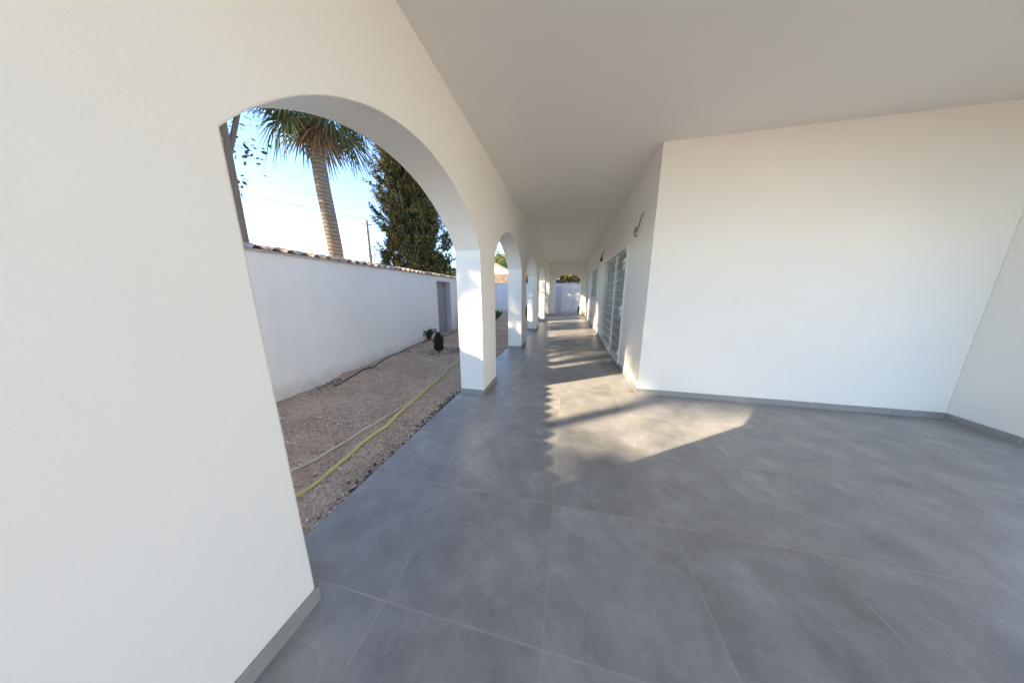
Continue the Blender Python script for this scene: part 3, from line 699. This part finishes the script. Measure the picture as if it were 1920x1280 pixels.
# fan palm: one leaf hangs into view at the left
def fan(pm, org, az, drop, Ls, size, nb=34, k_=1.0, mat='palm'):
    o = Vector(org); h = Vector((math.cos(az), math.sin(az), 0))
    tip = o+h*Ls*math.cos(drop)+Vector((0, 0, -Ls*math.sin(drop))); side = Vector((-h.y, h.x, 0))
    fwd = (h*math.cos(drop*1.3)+Vector((0, 0, -math.sin(drop*1.3)))).normalized(); nn = side.cross(fwd)
    m = MB(); m.tube(spline([o, o.lerp(tip, .5)+Vector((0, 0, .15)), tip], 4), [.025-.0012*k for k in range(9)], 6)
    for k in range(nb):
        a = R(-125+250*k/(nb-1))+U(-.03, .03); d = (fwd*math.cos(a)+side*math.sin(a)).normalized()
        l_ = size*(1-.25*abs(a)/2.2)*U(.8, 1.1); sd_ = (nn.cross(d)).normalized()*.026*k_; dr = U(.15, .45)
        p0 = tip; p1 = tip+d*l_*.55+nn*U(-.05, .05); p2 = tip+d*l_+Vector((0, 0, -l_*dr))
        n = len(m.v); m.v += [tuple(p) for p in (p0-sd_*.2, p0+sd_*.2, p1+sd_, p1-sd_, p2+sd_*.15, p2-sd_*.15)]; m.f += [(n, n+1, n+2, n+3), (n+3, n+2, n+4, n+5)]
    return m.build('leaf', M[mat], pm)
def palm(x, y, z, label, extra=(), sc=1.0, nl=16):
    global rng, U
    rng = np.random.default_rng(int(abs(x*100+y*10))); U = rng.uniform
    pm = empty('fan_palm', (x, y, -.16), label, 'palm tree')
    trunk('trunk', (x-.1, y, -.16), (x, y, z), .20*min(sc, 1)**2, .16*min(sc, 1)**2, M['pbark'], pm, wob=.2)
    m = MB()                                               # old cut leaf bases under the crown
    for k in range(46):
        a = k*2.4; zz = z-.75+k*.016; r0 = .16*min(sc, 1)**2
        p0 = Vector((x+r0*math.cos(a), y+r0*math.sin(a), zz)); m.tube([p0, p0+Vector((math.cos(a)*.14, math.sin(a)*.14, .16))], [.035, .02], 5)
    m.build('leaf_base', M['pbark'], pm)
    for k in range(nl): fan(pm, (x, y, z), k*2.4, .05+.055*k+U(-.1, .1), U(.8, 1.1)*sc, U(.75, .95)*sc)
    for k in range(7): fan(pm, (x, y, z-.25), k*.9+.4, 1.25+U(-.1, .15), .55*sc, .7*sc, 18, 1, 'dead')
    for e in extra: fan(pm, (x, y, z), *e)
palm(-6.6, 6.1, 6.5, 'fan palm with a hanging leaf at the top left arch', [(R(38), .55, .75, .85)])
palm(-12.7, -5.75, 9.5, 'slim fan palm between the second fan palm and the pines, left, added to streak the sun patches', (), .8, 18)  # out-of-view palm added to break up sun on floor and wall
palm(-12.6, -8.25, 8.0, 'second fan palm, far to the left behind the pines', (), 1.5, 20)

# utility pole with a cable
up = empty('utility_pole', (-13.35, 15.05, -.16), 'thin pale pole standing behind the cypress at the left', 'pole')
mb = MB(); mb.tube([(-13.35, 15.05, -.16), (-13.35, 15.05, 6.2)], [.12, .08], 12); mb.build('post', M['wood'], up, 60)
mb = MB(); mb.tube([(-13.6, 14.9, 5.95), (-13.1, 15.2, 5.95)], .035, 6); mb.build('crossarm', M['wood'], up)
cb = MB(); cb.tube(spline([(-20, 12, 7.4), (-13.35, 15.05, 6.25), (-11.5, 16.2, 5.9), (-4, 20, 5.5), (4, 24, 6.2)]), .012, 5)
tag(cb.build('overhead_cable', M['wire']), 'thin sagging overhead cable passing behind the cypress', 'cable')

# shrubs in the yard
def leafy(name, x, y, H, rad, label, mat, nst, per, L, wdt, z0=None, spiky=0, cat='shrub'):
    z0 = gz(x, y) if z0 is None else z0; t = empty(name, (x, y, z0), label, cat)
    m = MB(); cc = []; dd = []
    for k in range(nst):
        a = U(0, 6.283); ro = rad*math.sqrt(U(.05, 1)); hh = H*U(.45, 1)
        e = Vector((x+ro*math.cos(a), y+ro*math.sin(a), z0+hh)); mid = Vector((x+ro*.25*math.cos(a), y+ro*.25*math.sin(a), z0+hh*.55))
        P = spline([(x, y, z0-.02), mid, e], 5); m.tube(P, [.008-.0006*i for i in range(len(P))], 5)
        for i, p in enumerate(P[3:]): cc.append(tuple(p)); dd.append(tuple((P[min(i+4, len(P)-1)]-P[i+2]).normalized()))
    m.build('stem', M['bark'], t); v, f = clumps(np.array(cc), np.array(dd), per, .02+rad*.05, L, wdt, .9)
    fast('foliage', v, f, mat, t); return t
leafy('leafy_shrub', -4.42, 7.2, .42, .30, 'sparse dark leafy shrub against the white garden wall', M['dshrub'], 10, 5, .08, .28)
leafy('leafy_shrub', -4.72, 10.35, .62, .42, 'rounded green shrub beyond the grey gate', M['gshrub'], 26, 11, .085, .36)
leafy('leafy_shrub', -3.95, 13.2, .50, .40, 'low green shrub in the far yard behind the second pillar', M['gshrub'], 22, 11, .08, .36)
leafy('leafy_shrub', -2.35, 13.9, .75, .25, 'slim green shrub in the far yard behind the third pillar', M['gshrub'], 16, 11, .08, .3)
leafy('young_plant', .82, 17.75, .52, .14, 'young plant with few leaves outside the end arch', M['dshrub'], 5, 6, .09, .3, -.05, cat='plant')
# ground cover at the foot of the far wall
# little conifer
kx, ky = -3.30, 5.79; kz = gz(kx, ky)
cn = empty('small_conifer', (kx, ky, kz), 'small dark upright conifer planted alone in the gravel', 'shrub')
n = 420; u = rng.random(n); th = U(0, 6.283, n)
prof = np.interp(u, [0, .15, .4, .7, .9, 1], [.04, .09, .10, .075, .045, .02]); rr = prof*np.sqrt(rng.random(n))*(1+.3*np.sin(3*th+u*9)+.2*np.sin(7*th+u*23))
cent = np.stack([kx+rr*np.cos(th)-.01*u, ky+rr*np.sin(th), kz+.07+.42*u], -1); out = np.stack([np.cos(th)*.35, np.sin(th)*.35, np.full(n, 1.)], -1)
v1, f1 = clumps(cent, out, 14, .016, .04, .22, .35)
tips = np.array([(kx-.05, ky, kz+.47+i*.02) for i in range(5)]+[(kx+.035, ky, kz+.47+i*.022) for i in range(4)]); v2, f2 = clumps(tips, np.tile([0, 0, 1.], (9, 1)), 14, .008, .04, .2, .3)
fast('foliage', np.concatenate([v1, v2]), np.concatenate([f1, f2+len(v1)]), M['dshrub'], cn)
mb = MB(); mb.tube([(kx, ky, kz-.03), (kx, ky, kz+.35)], [.012, .004], 7); mb.build('trunk', M['bark'], cn, 60)

# ------------------------------------------------------------------ neighbour's house beyond the far wall
nh = empty('neighbour_house', (-9.5, 28, -.16), 'white gabled house with orange tiled roof beyond the far wall', 'house')
mb = MB(); mb.box((-14.2, 25.6, -.16), (-4.6, 27.9, 2.45)); mb.build('wall', M['farw'], nh)
gxr, gzr = -9.9, 5.25
v = []; 
for yv in (27.9, 34.5): v += [(-13.9, yv, -.16), (-5.9, yv, -.16), (-5.9, yv, 3.45), (gxr, yv, gzr), (-13.9, yv, 3.45)]
pydata('gable_wall', v, [(0,1,2,3,4), (5,9,8,7,6), (0,5,6,1), (1,6,7,2), (2,7,8,3), (3,8,9,4), (4,9,5,0)], M['farw'], nh)
def tiled_roof(a, b, c, d, name, parent, pitch=.24, rows=9):
    """a-b eave, d-c ridge; rows of barrel tiles running up the slope"""
    a, b, c, d = map(Vector, (a, b, c, d)); n_ = int((b-a).length/pitch); v = []; f = []; up_ = (b-a).cross(d-a).normalized()
    if up_.z < 0: up_ = -up_
    for i in range(n_):
        for j in range(rows):
            n0 = len(v); jz = U(-.01, .01)
            for (tj, lift) in ((j/rows, .05), ((j+1.15)/rows, .015)):
                tj = min(tj, 1)
                for k in range(6):
                    uu = (i+.08+.84*k/5)/n_; e = a.lerp(b, uu).lerp(d.lerp(c, uu), tj); v.append(e+up_*(lift+jz+.075*math.sin(math.pi*k/5)))
            for k in range(5): f.append((n0+k, n0+k+1, n0+6+k+1, n0+6+k))
    n0 = len(v); v += [a, b, c, d]; f.append((n0, n0+1, n0+2, n0+3))
    return pydata(name, v, f, M['farroof'], parent, 50)
tiled_roof((-14.5, 25.2, 2.42), (-4.3, 25.2, 2.42), (-4.3, 27.9, 3.50), (-14.5, 27.9, 3.50), 'lower_roof', nh)
tiled_roof((-5.6, 27.7, 3.36), (-5.6, 34.7, 3.36), (gxr, 34.7, gzr+.06), (gxr, 27.7, gzr+.06), 'upper_roof', nh)
tiled_roof((-14.2, 27.7, 3.36), (-14.2, 34.7, 3.36), (gxr, 34.7, gzr+.06), (gxr, 27.7, gzr+.06), 'upper_roof', nh)
mb = MB(); mb.box((-8.15, 27.86, 3.62), (-7.75, 27.899, 3.95)); mb.build('vent', M['gate'], nh)
